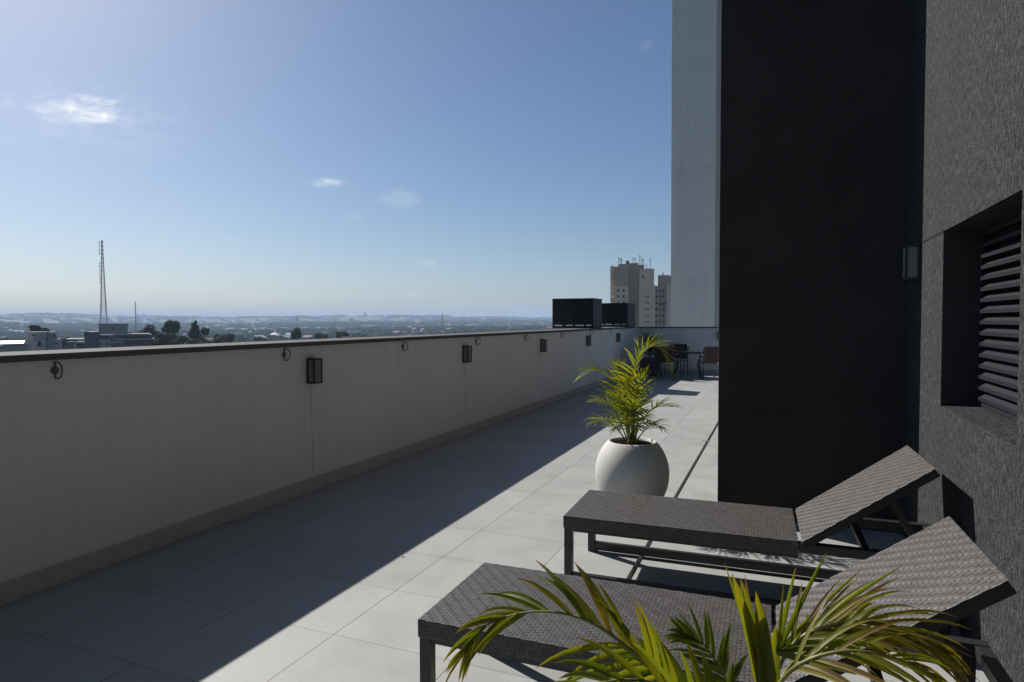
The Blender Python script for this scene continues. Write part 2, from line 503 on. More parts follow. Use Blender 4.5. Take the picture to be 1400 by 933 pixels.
def ring_parts(root):
    p = MB(); p.tube([(0, 0, 0), (.008, 0, 0)], .027, 20); p.tube([(.008, 0, 0), (.02, 0, 0)], .010, 12)
    p.build('plate', M['ring_metal'], root)
    b = MB(); pts = [(.004, 0, -.056), (.03, 0, -.056)]
    for k in range(9):
        a = -math.pi / 2 + math.pi * k / 8
        pts.append((.03 + .048 * math.cos(a), 0, .056 * math.sin(a)))
    pts.append((.004, 0, .056))
    b.tube(pts, .0056, 8); b.tube([(.0075, 0, -.058), (.0075, 0, .058)], .0056, 8); b.build('bar', M['ring_metal'], root, smooth=True)
RL = ['steel D ring under the coping at the left edge, nearest the camera', 'steel D ring under the coping just left of the first lantern',
      'steel D ring under the coping right of the vertical wall joint', 'steel D ring under the coping just right of the second lantern',
      'steel D ring under the coping left of the third lantern', 'steel D ring under the coping beyond the third lantern, left of the large black box',
      'steel D ring under the coping below the large black box', 'steel D ring under the coping below the small black box, farthest away']
rg = None
for y, lb in zip((2.54, 4.50, 6.46, 8.44, 10.39, 12.43, 14.6, 16.55), RL):
    if rg is None:
        rg = thing('tie_ring', lb, 'tie ring', (XP, y, 1.308), 0, 'steel D rings along the parapet'); rg.scale = (.9, .9, .9); ring_parts(rg)
    else: dup(rg, (XP, y, 1.306), 0, lb)

# ------------------------------------------------------------------ black equipment boxes on the parapet
def equip(lb, x0, x1, y0, y1, z1):
    t = thing('equipment_box', lb, 'equipment box', (x1, y0, 1.412), 0, 'black boxes on the parapet')
    wx, wy, h = x1 - x0, y1 - y0, z1 - 1.412
    c = MB(); c.box((-wx, 0, .085), (0, wy, h)); c.build('casing', M['box_metal'], t, bevel=.008)
    c = MB()
    c.box((-wx, -.012, h + .001), (.012, wy + .012, h + .022)); c.build('lid', M['box_metal'], t, bevel=.004)
    c = MB()
    for y in (.0, wy - .05): c.box((-wx, y, .0015), (.0, y + .05, .055))
    c.box((-.05, .051, .0015), (0, wy - .051, .055))
    for x in (-wx, -wx * .73, -wx * .23, -.05):
        for y in (.0, wy - .05): c.box((x, y + .002, .0555), (x + .05, y + .048, .0845))
    c.build('base_frame', M['box_metal'], t)
equip('larger black metal equipment box standing on the parapet', -5.14, -4.10, 15.09, 15.93, 2.12)
equip('smaller black metal equipment box standing farther along the parapet', -5.05, -4.06, 18.75, 19.86, 2.095)

# ------------------------------------------------------------------ loungers
def weave(mb, x0, x1, y0, y1, p, mtx, thick=.0028):
    nx = max(2, int(round((x1 - x0) / p))); ny = max(2, int(round((y1 - y0) / p)))
    px, py = (x1 - x0) / nx, (y1 - y0) / ny
    def strip(cx, cy, hx, hy, along):
        t = min(1, max(0, random.gauss(.42 if along == 0 else .34, .10)))
        vs = []
        for a in (-1, -.72, .72, 1):
            for b in (-1, 0, 1):
                z = thick * (1 - (.55 if abs(a) > .9 else .05)) * (1 - .12 * b * b)
                if along == 0: v = (cx + a * hx, cy + b * hy, z)
                else: v = (cx + b * hx, cy + a * hy, z)
                vs.append(mtx @ Vector(v))
        fs = []
        for i in range(3):
            for j in range(2):
                k = i * 3 + j
                f = (k, k + 3, k + 4, k + 1)
                fs.append(f if along == 0 else f[::-1])
        mb.add(vs, fs, t)
    for i in range(nx):
        for j in range(ny):
            s = (i + j) % 4
            if s == 0:                 # strand along x covers (i, i+1)
                e = min(i + 2, nx)
                strip(x0 + (i + e) / 2 * px, y0 + (j + .5) * py, (e - i) * px * .485, py * .478, 0)
            elif s == 1 and i == 0:
                strip(x0 + .5 * px, y0 + (j + .5) * py, px * .485, py * .478, 0)
            if s == 2:                 # strand along y covers (j, j+1)
                e = min(j + 2, ny)
                strip(x0 + (i + .5) * px, y0 + (j + e) / 2 * py, px * .478, (e - j) * py * .485, 1)
            elif s == 3 and j == 0:
                strip(x0 + (i + .5) * px, y0 + .5 * py, px * .46, py * .485, 1)

SEAT_L, HW, ZT = 1.307, .323, .418
BK_L, BK_A = .750, 36.3
def lounger_parts(root):
    under = MB(); under.box((.004, -HW + .004, ZT - .072), (SEAT_L, HW - .004, ZT - .0025))
    seat = under.build('seat', M['wicker_under'], root, bevel=.006)
    wv = MB()
    weave(wv, .002, SEAT_L, -HW, HW, .0168, Matrix.Translation((0, 0, ZT - .003)))
    # wrapped aprons: foot end and both long sides
    def fr(o, xa, ya, za):
        return Matrix(((xa[0], ya[0], za[0], o[0]), (xa[1], ya[1], za[1], o[1]), (xa[2], ya[2], za[2], o[2]), (0, 0, 0, 1)))
    weave(wv, -HW, HW, 0, .070, .0175, fr((.0035, 0, ZT - .074), (0, -1, 0), (0, 0, 1), (-1, 0, 0)))
    weave(wv, 0, SEAT_L, 0, .070, .0175, fr((0, -HW + .0035, ZT - .074), (1, 0, 0), (0, 0, 1), (0, -1, 0)))
    weave(wv, -SEAT_L, 0, 0, .070, .0175, fr((0, HW - .0035, ZT - .074), (-1, 0, 0), (0, 0, 1), (0, 1, 0)))
    wv.build('weave', M['wicker'], seat)
    R = Matrix.Translation((SEAT_L + .012, 0, ZT - .004)) @ Matrix.Rotation(rad(-BK_A), 4, 'Y')
    b = MB(); b.box((.004, -HW + .004, -.046), (BK_L, HW - .004, -.0025), R)
    bk = b.build('backrest', M['wicker_under'], root, bevel=.006)
    wv = MB(); weave(wv, .004, BK_L + .003, -HW, HW, .0168, R @ Matrix.Translation((0, 0, -.003)))
    wv.build('weave', M['wicker'], bk)
    f = MB()
    for s in (-1, 1):
        f.box((SEAT_L + .002, s * .293 - .025, .356), (2.05, s * .293 + .025, .406))
        f.box((.06, s * .293 - .02, .323), (SEAT_L - .001, s * .293 + .02, .3455))
    f.box((2.0, -.267, .358), (2.048, .267, .404)); f.box((1.62, -.267, .36), (1.655, .267, .398))
    f.build('frame', M['black_metal'], root, bevel=.003)
    for x in (.0, 1.955):
        for s in (-1, 1):
            g = MB(); zt = .3445 if x < 1 else .3555
            g.box((x + .004, s * .293 - .024, 0), (x + .052, s * .293 + .024, zt))
            g.build('leg', M['black_metal'], root, bevel=.003)
    for s in (-1, 1):
        g = MB(); g.box((.0525, s * .293 - .018, .012), (1.9585, s * .293 + .018, .068)); g.build('stretcher', M['black_metal'], root, bevel=.003)
    g = MB()
    c, sn = math.cos(rad(BK_A)), math.sin(rad(BK_A))
    tx, tz = SEAT_L + .012 + .50 * c + .05 * sn, ZT + .50 * sn - .055
    for s in (-1, 1):
        g.bar((tx, s * .23, tz), (1.90, s * .23, .412), .03, .03)
    g.bar((1.90, -.246, .418), (1.90, .246, .418), .03, .03)
    g.build('backrest_stay', M['black_metal'], root)
lg = thing('sun_lounger', 'nearer grey woven sun lounger, behind the palm at the bottom edge', 'sun lounger', (-1.314, 2.508, 0), rad(0.7), 'woven sun loungers')
lounger_parts(lg)
dup(lg, (-1.198, 4.015, 0), rad(1.5), 'farther grey woven sun lounger, in front of the black wall')

# ------------------------------------------------------------------ planters and palms
def planter(name, lb, loc, R, H, mat, rim=.22):
    t = thing(name, lb, 'planter', loc)
    prof = []
    n = 22
    for k in range(n + 1):
        a = -1.0 + 2.0 * k / n
        r = R * math.sqrt(max(0, 1 - ((a - .06) * (.80 if a > .06 else .76)) ** 2))
        prof.append((r, H * (a + 1) / 2))
    rt = prof[-1][0]
    pr = [(0.001, 0.0005), (prof[0][0] - .01, 0.0005)] + prof + [(rt - .008, H + .006), (rt - .022, H + .002), (rt - .03, H - .03), (rt - .03, H - .07)]
    b = MB(); b.lathe(pr, 64); b.build('pot', mat, t, smooth=True)
    s = MB(); s.lathe([(0.001, H - .004), (rt * .5, H - .006), (rt - .0305, H - .018)], 40); s.build('soil', M['soil'], t)
    return t

def bez(pts, n):
    # smooth curve through points (Catmull-Rom)
    P = [Vector(p) for p in pts]; P = [P[0] * 2 - P[1]] + P + [P[-1] * 2 - P[-2]]
    out = []; segs = len(P) - 3
    for i in range(n):
        u = i / (n - 1) * segs; k = min(int(u), segs - 1); t = u - k
        a, b, c, d = P[k:k + 4]
        out.append(.5 * ((2 * b) + (c - a) * t + (2 * a - 5 * b + 4 * c - d) * t * t + (3 * b - a - 3 * c + d) * t ** 3))
    return out
def leaflet(mb, p, d, nrm, L, wdt, droop, tint, tipyel=.25, seg=6):
    d = d.normalized(); pos = Vector(p); vs = []; ts = []
    step = L / seg
    for i in range(seg + 1):
        t = i / seg
        side = d.cross(nrm)
        if side.length < 1e-4: side = d.cross(Vector((0, 1, 0)))
        side.normalize(); up = side.cross(d).normalized()
        wv = wdt * (min(1, .45 + t * 2.6)) * (1 - t ** 2.2) ** .8 * .5 + .0004
        vs += [pos - side * wv + up * wv * .45, pos, pos + side * wv + up * wv * .45]
        tt = min(1, tint + tipyel * max(0, t - .6) * 1.6 + (.4 if i == seg else 0))
        ts += [tt, min(1, tt + .14), tt]
        d = (d + Vector((0, 0, -1)) * droop * (.3 + t) / seg).normalized()
        pos = pos + d * step
    fs = []
    for i in range(seg):
        a = i * 3
        fs += [(a, a + 1, a + 4, a + 3), (a + 1, a + 2, a + 5, a + 4)]
    mb.add(vs, fs, ts)
def frond(root, pts, Lmax, n, wdt, droop=.9, start=.18, tint=.4, rr=.006, updir=None, spread=1.0, lift=.25, rnd=None, both=(1, 1), gate=None):
    R = rnd or random
    C = bez(pts, 40)
    lb = MB(); st = MB()
    st.tube(C, [rr * (1 - .8 * i / 39) for i in range(40)], 6, tint=min(1, tint + .25))
    fr = lb
    for k in range(n):
        t = start + (1 - start) * (k + R.uniform(0, .5)) / n
        i = min(38.99, t * 39); a = int(i); p = C[a].lerp(C[a + 1], i - a)
        T = (C[min(39, a + 2)] - C[max(0, a - 1)]).normalized()
        U = Vector(updir) if updir else Vector((0, 0, 1))
        S = T.cross(U)
        if S.length < .15: S = T.cross(Vector((.5, .8, 0)))
        S.normalize(); Nn = S.cross(T).normalized()
        u = (t - start) / (1 - start)
        ang = rad(62 - 40 * u) * spread
        L = Lmax * (.55 + .45 * math.sin(math.pi * min(1, (u * .85 + .12)))) * (1 - .45 * u * u) * R.uniform(.86, 1.1)
        for sg, on in ((-1, both[0]), (1, both[1])):
            if not on or R.random() < .04 or (gate and not gate(sg, u)): continue
            an = ang + R.gauss(0, .10)
            dd = T * math.cos(an) + S * sg * math.sin(an) + Nn * (lift + R.gauss(0, .10))
            leaflet(lb, p, dd, Nn, L * R.uniform(.9, 1.08), wdt * (1 - .35 * u) * R.uniform(.8, 1.15), droop * R.uniform(.6, 1.35),
                    min(1, max(0, tint + R.gauss(0, .12) + (.08 * u))), .18)
    # terminal leaflet
    T = (C[39] - C[36]).normalized()
    leaflet(lb, C[39], T, Vector((0, 0, 1)), Lmax * .45, wdt * .6, droop, min(1, tint + .2))
    f = lb.build('frond', M['palm_leaf'], root, smooth=True)
    st.build('rachis', M['palm_stem'], f, smooth=True)
    return f
def stems(root, base, tops, r=.012):
    for tp in tops:
        b = MB(); C = bez([base + Vector((random.uniform(-.05, .05), random.uniform(-.05, .05), 0)), base.lerp(tp, .5) + Vector((random.uniform(-.02, .02), random.uniform(-.02, .02), 0)), tp], 12)
        b.tube(C, [r * (1 - .4 * i / 11) for i in range(12)], 8); b.build('stem', M['palm_stem'], root, smooth=True)

# mid palm in the pale globe planter
PB = Vector((-1.140, 5.46, 0))
planter('globe_planter', 'large pale globe planter holding the palm in mid terrace', PB, .313, .565, M['pot'])
mp = thing('potted_palm', 'bright green palm growing from the pale globe planter', 'palm', PB + Vector((0, 0, .53)))
def loc_pts(root, lst): return [at(x, y, dp) - root.location for x, y, dp in lst]
R1 = random.Random(5)
D0 = 5.48
for pts, Lm, n, dr_, ti, li in (
    (((861, 596, D0), (858, 558, D0), (862, 522, D0 - .04), (872, 493, D0 - .1), (888, 475, D0 - .15), (903, 478, D0 - .2), (914, 500, D0 - .22)), .27, 34, .6, .52, .3),
    (((858, 598, D0), (850, 555, D0), (836, 522, D0 + .06), (816, 507, D0 + .1), (798, 513, D0 + .1)), .29, 22, .9, .45, .2),
    (((860, 598, D0), (855, 560, D0), (850, 520, D0 + .1), (842, 497, D0 + .2)), .24, 17, .4, .45, .3),
    (((866, 598, D0), (868, 560, D0 - .1), (873, 530, D0 - .2), (881, 512, D0 - .25)), .22, 18, .45, .5, .3),
    (((856, 598, D0), (845, 570, D0 - .1), (832, 552, D0 - .2), (814, 549, D0 - .25)), .22, 17, .8, .4, .2),
    (((868, 598, D0), (880, 572, D0 - .1), (898, 557, D0 - .2), (920, 556, D0 - .25)), .22, 20, .7, .42, .3),
    (((854, 600, D0), (842, 585, D0 - .15), (826, 574, D0 - .25), (812, 578, D0 - .3)), .20, 16, .8, .45, .2),
    (((872, 600, D0), (882, 588, D0 - .15), (893, 580, D0 - .25), (905, 586, D0 - .3)), .18, 14, .8, .35, .2),
    (((862, 601, D0), (860, 585, D0 - .18), (852, 578, D0 - .3), (840, 588, D0 - .38)), .16, 17, .8, .42, .2),
    (((866, 601, D0), (870, 582, D0 - .2), (880, 572, D0 - .33), (893, 580, D0 - .42)), .16, 17, .8, .45, .2),
    (((860, 600, D0), (862, 575, D0 - .15), (866, 556, D0 - .28), (876, 548, D0 - .38)), .19, 18, .7, .45, .2),
    (((860, 600, D0), (857, 572, D0 - .1), (850, 550, D0 - .2), (838, 540, D0 - .28)), .20, 18, .7, .42, .2),
    (((860, 600, D0), (852, 575, D0 + .2), (840, 548, D0 + .35), (826, 530, D0 + .5)), .22, 16, .7, .35, .2),
    (((864, 600, D0), (866, 570, D0 - .1), (862, 540, D0 - .2), (858, 520, D0 - .25)), .20, 18, .6, .42, .2)):
    frond(mp, loc_pts(mp, pts), Lm, int(n * .85), .0165, dr_, .25, ti, .006, lift=li, rnd=R1)
stems(mp, Vector((0, 0, 0)), [at(x, y, D0) - mp.location for x, y in ((858, 560), (866, 565), (852, 570), (862, 545), (872, 575))], .011)

# near palm at the bottom edge of the view
NB = Vector((-.03, 1.50, 0))
planter('round_planter', 'globe planter under the near palm at the bottom edge', NB, .26, .46, M['pot'])
npalm = thing('near_palm', 'near palm with arching yellow green fronds at the bottom edge of the view', 'palm', NB + Vector((0, 0, .42)))
R2 = random.Random(9)
def NF(pts, Lm, n, w_, **k): return frond(npalm, loc_pts(npalm, pts), Lm, n, w_, rnd=R2, **k)
VIEW_UP = -FWD + Vector((0, 0, .5))
# left arch
VU = -FWD * .8 + Vector((0, 0, .5))
NF(((1030, 1010, 1.42), (960, 965, 1.38), (911, 930, 1.36), (868, 894, 1.36), (819, 857, 1.38), (770, 839, 1.40), (716, 838, 1.42), (664, 856, 1.42), (632, 896, 1.40)),
   .205, 23, .0155, droop=.95, start=.2, tint=.58, rr=.0065, updir=VU, lift=.04, spread=.66,
   gate=lambda sg, u: sg > 0 or u < .3 or u > .62)
# lower left
NF(((1030, 1030, 1.38), (985, 985, 1.28), (925, 945, 1.22), (865, 930, 1.2), (800, 940, 1.2), (755, 970, 1.2)),
   .15, 9, .018, droop=.8, start=.3, tint=.48, rr=.006, updir=VU, lift=.05, spread=.6)
# behind, low: broad dark blades standing up
NF(((1050, 1040, 1.42), (1000, 990, 1.45), (955, 950, 1.48), (905, 925, 1.5), (860, 905, 1.52)),
   .155, 8, .025, droop=.35, start=.25, tint=.24, rr=.006, updir=VU, lift=.05, spread=.9)
NF(((1040, 1020, 1.46), (1010, 965, 1.52), (985, 915, 1.58), (960, 880, 1.62), (930, 862, 1.64)),
   .12, 14, .014, droop=.5, start=.35, tint=.2, rr=.005, updir=VU, lift=.05, spread=.8)
# right arch
RU = -FWD * .5 + Vector((0, 0, .8))
NF(((1052, 990, 1.40), (1062, 920, 1.38), (1090, 876, 1.36), (1135, 856, 1.34), (1190, 850, 1.32), (1240, 862, 1.3), (1288, 890, 1.28)),
   .21, 19, .0115, droop=.75, start=.3, tint=.74, rr=.006, updir=RU, lift=-.05, spread=.5)
NF(((1052, 990, 1.38), (1066, 935, 1.3), (1105, 903, 1.25), (1165, 890, 1.22), (1230, 902, 1.2), (1285, 928, 1.2)),
   .19, 13, .0115, droop=.75, start=.3, tint=.7, rr=.006, updir=RU, lift=-.05, spread=.5)
NF(((1052, 990, 1.44), (1070, 925, 1.5), (1110, 886, 1.56), (1165, 864, 1.6), (1222, 864, 1.64), (1276, 884, 1.68)),
   .20, 17, .012, droop=.8, start=.3, tint=.74, rr=.005, updir=RU, lift=-.05, spread=.5)
# young frond opening in a fan of narrow leaves
fan = MB()
base = at(1062, 893, 1.36) - npalm.location
for tx, ty, dp, w_ in ((1088, 778, 1.38, .011), (1130, 759, 1.42, .012), (1176, 784, 1.44, .010), (1232, 780, 1.48, .011),
                       (1205, 846, 1.38, .013), (1072, 800, 1.44, .008), (1262, 868, 1.36, .012), (1195, 876, 1.32, .013), (1170, 925, 1.26, .014)):
    tip = at(tx, ty, dp) - npalm.location
    dv = tip - base
    leaflet(fan, base, dv + Vector((0, 0, .10 * dv.length)), -FWD + Vector((0, 0, .3)), dv.length * 1.02, w_, .22, R2.uniform(.4, .62), .2, 8)
f = fan.build('frond', M['palm_leaf'], npalm, smooth=True)
# unopened spear: pleated blades standing together
sp_ = MB()
b0 = at(1046, 960, 1.37) - npalm.location
for tx, ty, dp, w_, ti in ((984, 790, 1.40, .038, .66), (1000, 796, 1.405, .040, .60), (1016, 810, 1.40, .042, .66), (1030, 832, 1.395, .040, .60), (1010, 790, 1.43, .016, .8), (975, 775, 1.44, .011, .5), (1044, 854, 1.39, .036, .62)):
    tip = at(tx, ty, dp) - npalm.location
    dv = tip - b0
    leaflet(sp_, b0 + Vector((R2.uniform(-.008, .008), R2.uniform(-.008, .008), 0)), dv + Vector((0.02, 0, .05 * dv.length)), -FWD + Vector((R2.uniform(-.4, .4), 0, .1)), dv.length * 1.02, w_, .10, ti, .25, 8)
sp_.build('spear_leaf', M['palm_leaf'], npalm, smooth=True)
stems(npalm, Vector((0, 0, 0)), [at(x, y, 1.38) - npalm.location for x, y in ((1050, 935), (1035, 960), (1062, 925), (1020, 985))], .013)

# far palm in a dark planter by the end wall
FP = Vector((-3.42, 18.85, 0))
planter('dark_planter', 'dark round planter in the far corner by the table', FP, .29, .5, M['dark_pot'])
fp = thing('far_palm', 'shaded dark palm in the far corner behind the chairs', 'palm', FP + Vector((0, 0, .46)))
R3 = random.Random(21)
for k in range(11):
    a = k * 2.4 + R3.uniform(-.3, .3); rr_ = R3.uniform(.22, .45); zt = R3.uniform(.55, .95) - rr_ * .5
    dx, dy = math.cos(a), math.sin(a)
    frond(fp, [(0, 0, 0), (dx * .06, dy * .06, zt * .5), (dx * rr_ * .5, dy * rr_ * .5, zt * .95), (dx * rr_, dy * rr_, zt * .9)], .28, 14, .022, .8, .3, R3.uniform(.1, .45), .007, lift=.25, rnd=R3)

# ------------------------------------------------------------------ far table and chairs
tb = thing('patio_table', 'dark square patio table between the chairs at the far end', 'table', (-2.32, 18.62, 0), rad(4))
t = MB(); t.box((-.46, -.46, .715), (.46, .46, .735)); t.build('tabletop', M['table_top'], tb, bevel=.004)
t = MB()
for a, b in (((-.44, -.44), (.44, -.44)), ((.44, -.44), (.44, .44)), ((.44, .44), (-.44, .44)), ((-.44, .44), (-.44, -.44))):
    t.tube([(a[0], a[1], .697), (b[0], b[1], .697)], .016)
t.build('apron', M['black_metal'], tb)
for sx in (-1, 1):
    for sy in (-1, 1):
        g = MB(); g.tube(bez([(sx * .42, sy * .42, .69), (sx * .30, sy * .30, .45), (sx * .30, sy * .30, .25), (sx * .42, sy * .42, .0)], 14), .016); g.build('leg', M['black_metal'], tb, smooth=True)
def chair_parts(root, mat):
    # local: seat faces +y
    b = MB(); b.box((-.25, -.20, .425), (.25, .27, .437), Matrix.Rotation(rad(3), 4, 'X')); b.build('seat', mat, root)
    mt = Matrix.Translation((0, -.22, .45)) @ Matrix.Rotation(rad(12), 4, 'X')
    b = MB(); b.box((-.25, -.007, .02), (.25, .007, .46), mt); b.build('backrest', mat, root)
    for s in (-1, 1):
        g = MB(); g.tube(bez([(s * .27, -.34, .91), (s * .27, -.22, .44), (s * .27, -.30, .0)], 14), .014); g.build('rear_leg', M['black_metal'], root, smooth=True)
        g = MB(); g.tube(bez([(s * .27, .27, .44), (s * .28, .29, .2), (s * .28, .34, .0)], 10), .014); g.build('front_leg', M['black_metal'], root, smooth=True)
        g = MB(); g.tube(bez([(s * .27, -.27, .66), (s * .29, -.05, .68), (s * .29, .20, .65), (s * .28, .31, .55), (s * .27, .27, .44)], 16), .014); g.build('armrest', M['black_metal'], root, smooth=True)
        g = MB(); g.tube([(s * .262, -.22, .43), (s * .262, .27, .445)], .013); g.build('side_rail', M['black_metal'], root)
G4 = 'patio chairs at the far table'
c1 = thing('patio_chair', 'brown backed patio chair at the right of the far table', 'chair', (-1.62, 18.20, 0), rad(14), G4); chair_parts(c1, M['brown_sling'])
c2 = thing('patio_chair', 'dark patio chair with its back to the camera at the left of the far table', 'chair', (-2.78, 17.98, 0), rad(-12), G4); chair_parts(c2, M['dark_sling'])
dup(c2, (-2.72, 19.28, 0), rad(176), 'dark patio chair on the far side of the table, against the end wall')
dup(c2, (-3.30, 18.05, 0), rad(-78), 'dark patio chair in the shade in front of the far planter')

# ------------------------------------------------------------------ white tower and apartment block
GZ = -27.0
def panel_mat():
    mt, nt, b = new_mat('white_tower_render')
    L = nt.links
    t = nt.nodes.new('ShaderNodeTexCoord')
    sp = nt.nodes.new('ShaderNodeSeparateXYZ'); L.new(t.outputs['Object'], sp.inputs[0])
    wob = noise(nt, t.outputs['Object'], .35, 3)
    ad = nd(nt, 'ShaderNodeMath', operation='MULTIPLY_ADD'); L.new(wob, ad.inputs[0]); ad.inputs[1].default_value = .5; L.new(sp.outputs['Z'], ad.inputs[2])
    dv = nd(nt, 'ShaderNodeMath', operation='DIVIDE'); L.new(ad.outputs[0], dv.inputs[0]); dv.inputs[1].default_value = 1.42
    fr = nd(nt, 'ShaderNodeMath', operation='FRACT'); L.new(dv.outputs[0], fr.inputs[0])
    base = ramp(nt, fr.outputs[0], ((0, (.68, .65, .595)), (.010, (.68, .65, .595)), (.018, (.78, .745, .675)), (1, (.75, .715, .65))))
    n = noise(nt, objco(nt, (1, 1, .3)), 1.5, 6, .65)
    mx = nd(nt, 'ShaderNodeMix', data_type='RGBA', blend_type='MULTIPLY'); mx.inputs['Factor'].default_value = 1
    L.new(base, mx.inputs['A']); L.new(ramp(nt, n, ((.3, (.86, .86, .86)), (.65, (1.03, 1.03, 1.03)))), mx.inputs['B'])
    L.new(mx.outputs['Result'], b.inputs['Base Color'])
    b.inputs['Roughness'].default_value = .85
    return mt
M['tower_white'] = panel_mat()
M['beige_edge'] = plaster_mat('beige_render', (.46, .41, .385))
wt = thing('white_tower', 'tall pale rendered tower rising behind the end wall beside the black wall', 'tower', (-3.01, 35.0, GZ), rad(-12.3))
w = MB(); w.box((-2.38, 0, 0), (-.001, 14, 75)); w.build('wall', M['tower_white'], wt)
w = MB(); w.box((.001, 0.003, 0), (2.6, 13.9, 75)); w.build('side_bay', M['beige_edge'], wt)

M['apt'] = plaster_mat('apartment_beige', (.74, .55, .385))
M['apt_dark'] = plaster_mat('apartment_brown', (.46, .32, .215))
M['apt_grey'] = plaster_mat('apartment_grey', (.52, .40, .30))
M['window_dark'] = simple('dark_window', (.012, .012, .013), .5, var=.3, spec=.15)
M['rust'] = simple('antenna_steel', (.12, .11, .11), .6)
apc = at(878, 438, 303)
ap = thing('apartment_block', 'beige apartment block with stepped towers and rooftop antennas beyond the black boxes', 'apartment building', (apc.x, apc.y, GZ), math.atan2(RIGHT.y, RIGHT.x) - rad(11))
K = 303 / 879.3
def AX(cx): return (820 + cx / 8.48 - 878) * K           # metres to the right of the block's axis
def AZ(cy): return (438.3 - (340 + cy / 8.48)) * K + 1.6 - GZ
def ablock(name, cx0, cx1, cyt, y0, y1, mat, zb=0):
    b = MB(); b.box((AX(cx0), y0, zb), (AX(cx1), y1, AZ(cyt))); return b.build(name, mat, ap)
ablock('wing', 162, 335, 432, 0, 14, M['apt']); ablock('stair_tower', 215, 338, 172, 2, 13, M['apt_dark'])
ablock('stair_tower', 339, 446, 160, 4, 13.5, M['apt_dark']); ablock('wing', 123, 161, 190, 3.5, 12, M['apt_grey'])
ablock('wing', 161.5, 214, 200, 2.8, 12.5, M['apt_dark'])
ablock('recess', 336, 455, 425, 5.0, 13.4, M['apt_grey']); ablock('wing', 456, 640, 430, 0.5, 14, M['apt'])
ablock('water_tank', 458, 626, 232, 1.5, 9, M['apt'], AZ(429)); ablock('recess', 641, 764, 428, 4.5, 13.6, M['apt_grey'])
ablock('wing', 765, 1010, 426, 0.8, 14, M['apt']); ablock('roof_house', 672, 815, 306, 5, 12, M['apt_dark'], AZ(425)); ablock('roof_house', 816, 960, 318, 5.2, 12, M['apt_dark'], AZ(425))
def awin(cx, cy, wcx, hcy, yf):
    b = MB(); b.box((AX(cx - wcx / 2), yf - .06, AZ(cy + hcy / 2)), (AX(cx + wcx / 2), yf + .1, AZ(cy - hcy / 2))); b.build('window', M['window_dark'], ap)
rows = [485, 555, 628, 703, 777, 853, 928]
for i, cy in enumerate(rows):
    awin(215, cy, 26, 26, 0); awin(280, cy, 20, 36, 0)
    if i == 0: awin(378, cy, 74, 28, 5.0)
    else: awin(370, cy, 24, 24, 5.0); awin(408, cy, 18, 34, 5.0)
    awin(440, cy, 14, 24, 5.0)
    if i: awin(535, cy, 14, 20, .5); awin(560, cy, 14, 20, .5)
    awin(655, cy, 22, 26, 4.5)
    if i == 2: awin(722, cy + 12, 78, 26, 4.5)
    else: awin(700, cy, 16, 26, 4.5); awin(735, cy, 18, 30, 4.5)
    awin(825, cy, 22, 22, .8)
for i, cy in enumerate((235, 300, 362, 425, 487, 555)):
    b = MB(); b.box((AX(118), 2.6, AZ(cy + 14)), (AX(160), 3.49, AZ(cy - 4))); b.build('balcony', M['apt'], ap)
awin(500, 325, 20, 34, 1.5)
for cx, h0, h1, y in ((218, 168, 82, 5), (240, 168, 92, 5), (252, 168, 100, 6), (385, 158, 90, 6), (408, 158, 88, 6), (463, 230, 62, 4), (486, 230, 100, 4), (505, 230, 110, 5), (582, 230, 105, 4), (540, 230, 178, 4), (735, 304, 270, 7), (720, 304, 278, 7)):
    b = MB(); b.box((AX(cx) - .12, y - .1, AZ(h0) - .6), (AX(cx) + .12, y + .1, AZ(h1)))
    b.box((AX(cx) - .5, y - .05, AZ(h1 + 22)), (AX(cx) + .5, y + .05, AZ(h1 + 18))); b.build('antenna', M['rust'], ap)
b = MB(); b.box((AX(300), 5, AZ(165)), (AX(340), 8, AZ(128))); b.build('roof_hut', M['rust'], ap)
b = MB(); b.box((AX(447), 6, AZ(500)), (AX(512), 11, AZ(178))); b.build('lift_shaft', M['apt_dark'], ap)

# ------------------------------------------------------------------ ground to the horizon
def hnoise(x, y, s, seed):
    return math.sin(x / s + seed) * math.cos(y / s * 1.13 - seed * 1.7) + .5 * math.sin(x / s * 2.3 - y / s * 1.1 + seed * 2.1)
def ground_z(x, y):
    r = math.hypot(x, y)
    az = math.degrees(math.atan2(-x, y))               # left of the terrace axis
    ridge = 14 + 52 * min(1, max(0, (az - 8) / 52.0))
    k = min(1, max(0, (r - 900) / 7600)); k = k * k * (3 - 2 * k)
    z = GZ + k * (ridge - GZ)
    z += hnoise(x, y, 310, 1.0) * 3.2 * min(1, r / 900) + hnoise(x, y, 780, 2.2) * 13 * min(1, r / 3500) + hnoise(x, y, 150, 4.0) * 1.2 * min(1, r / 1500)
    z += hnoise(x, y, 1500, .6) * 9 * min(1, r / 6000)
    z = min(z, 1.6 + r * .0105 * (.25 + .75 * min(1, max(0, (az - 5) / 50.0))))
    if r > 9500: z -= (r - 9500) * .06
    return z
NR, NA = 150, 300
gv = []; gf = []
rads = [0.5 + (14000 - .5) * (i / (NR - 1)) ** 2.6 for i in range(NR)]
for r in rads:
    for k in range(NA):
        a = 2 * math.pi * k / NA
        x, y = r * math.sin(a), r * math.cos(a)
        gv.append((x, y, ground_z(x, y)))
for i in range(NR - 1):
    for k in range(NA):
        k2 = (k + 1) % NA
        gf.append((i * NA + k, (i + 1) * NA + k, (i + 1) * NA + k2, i * NA + k2))
gf.append(tuple(range(NA)))
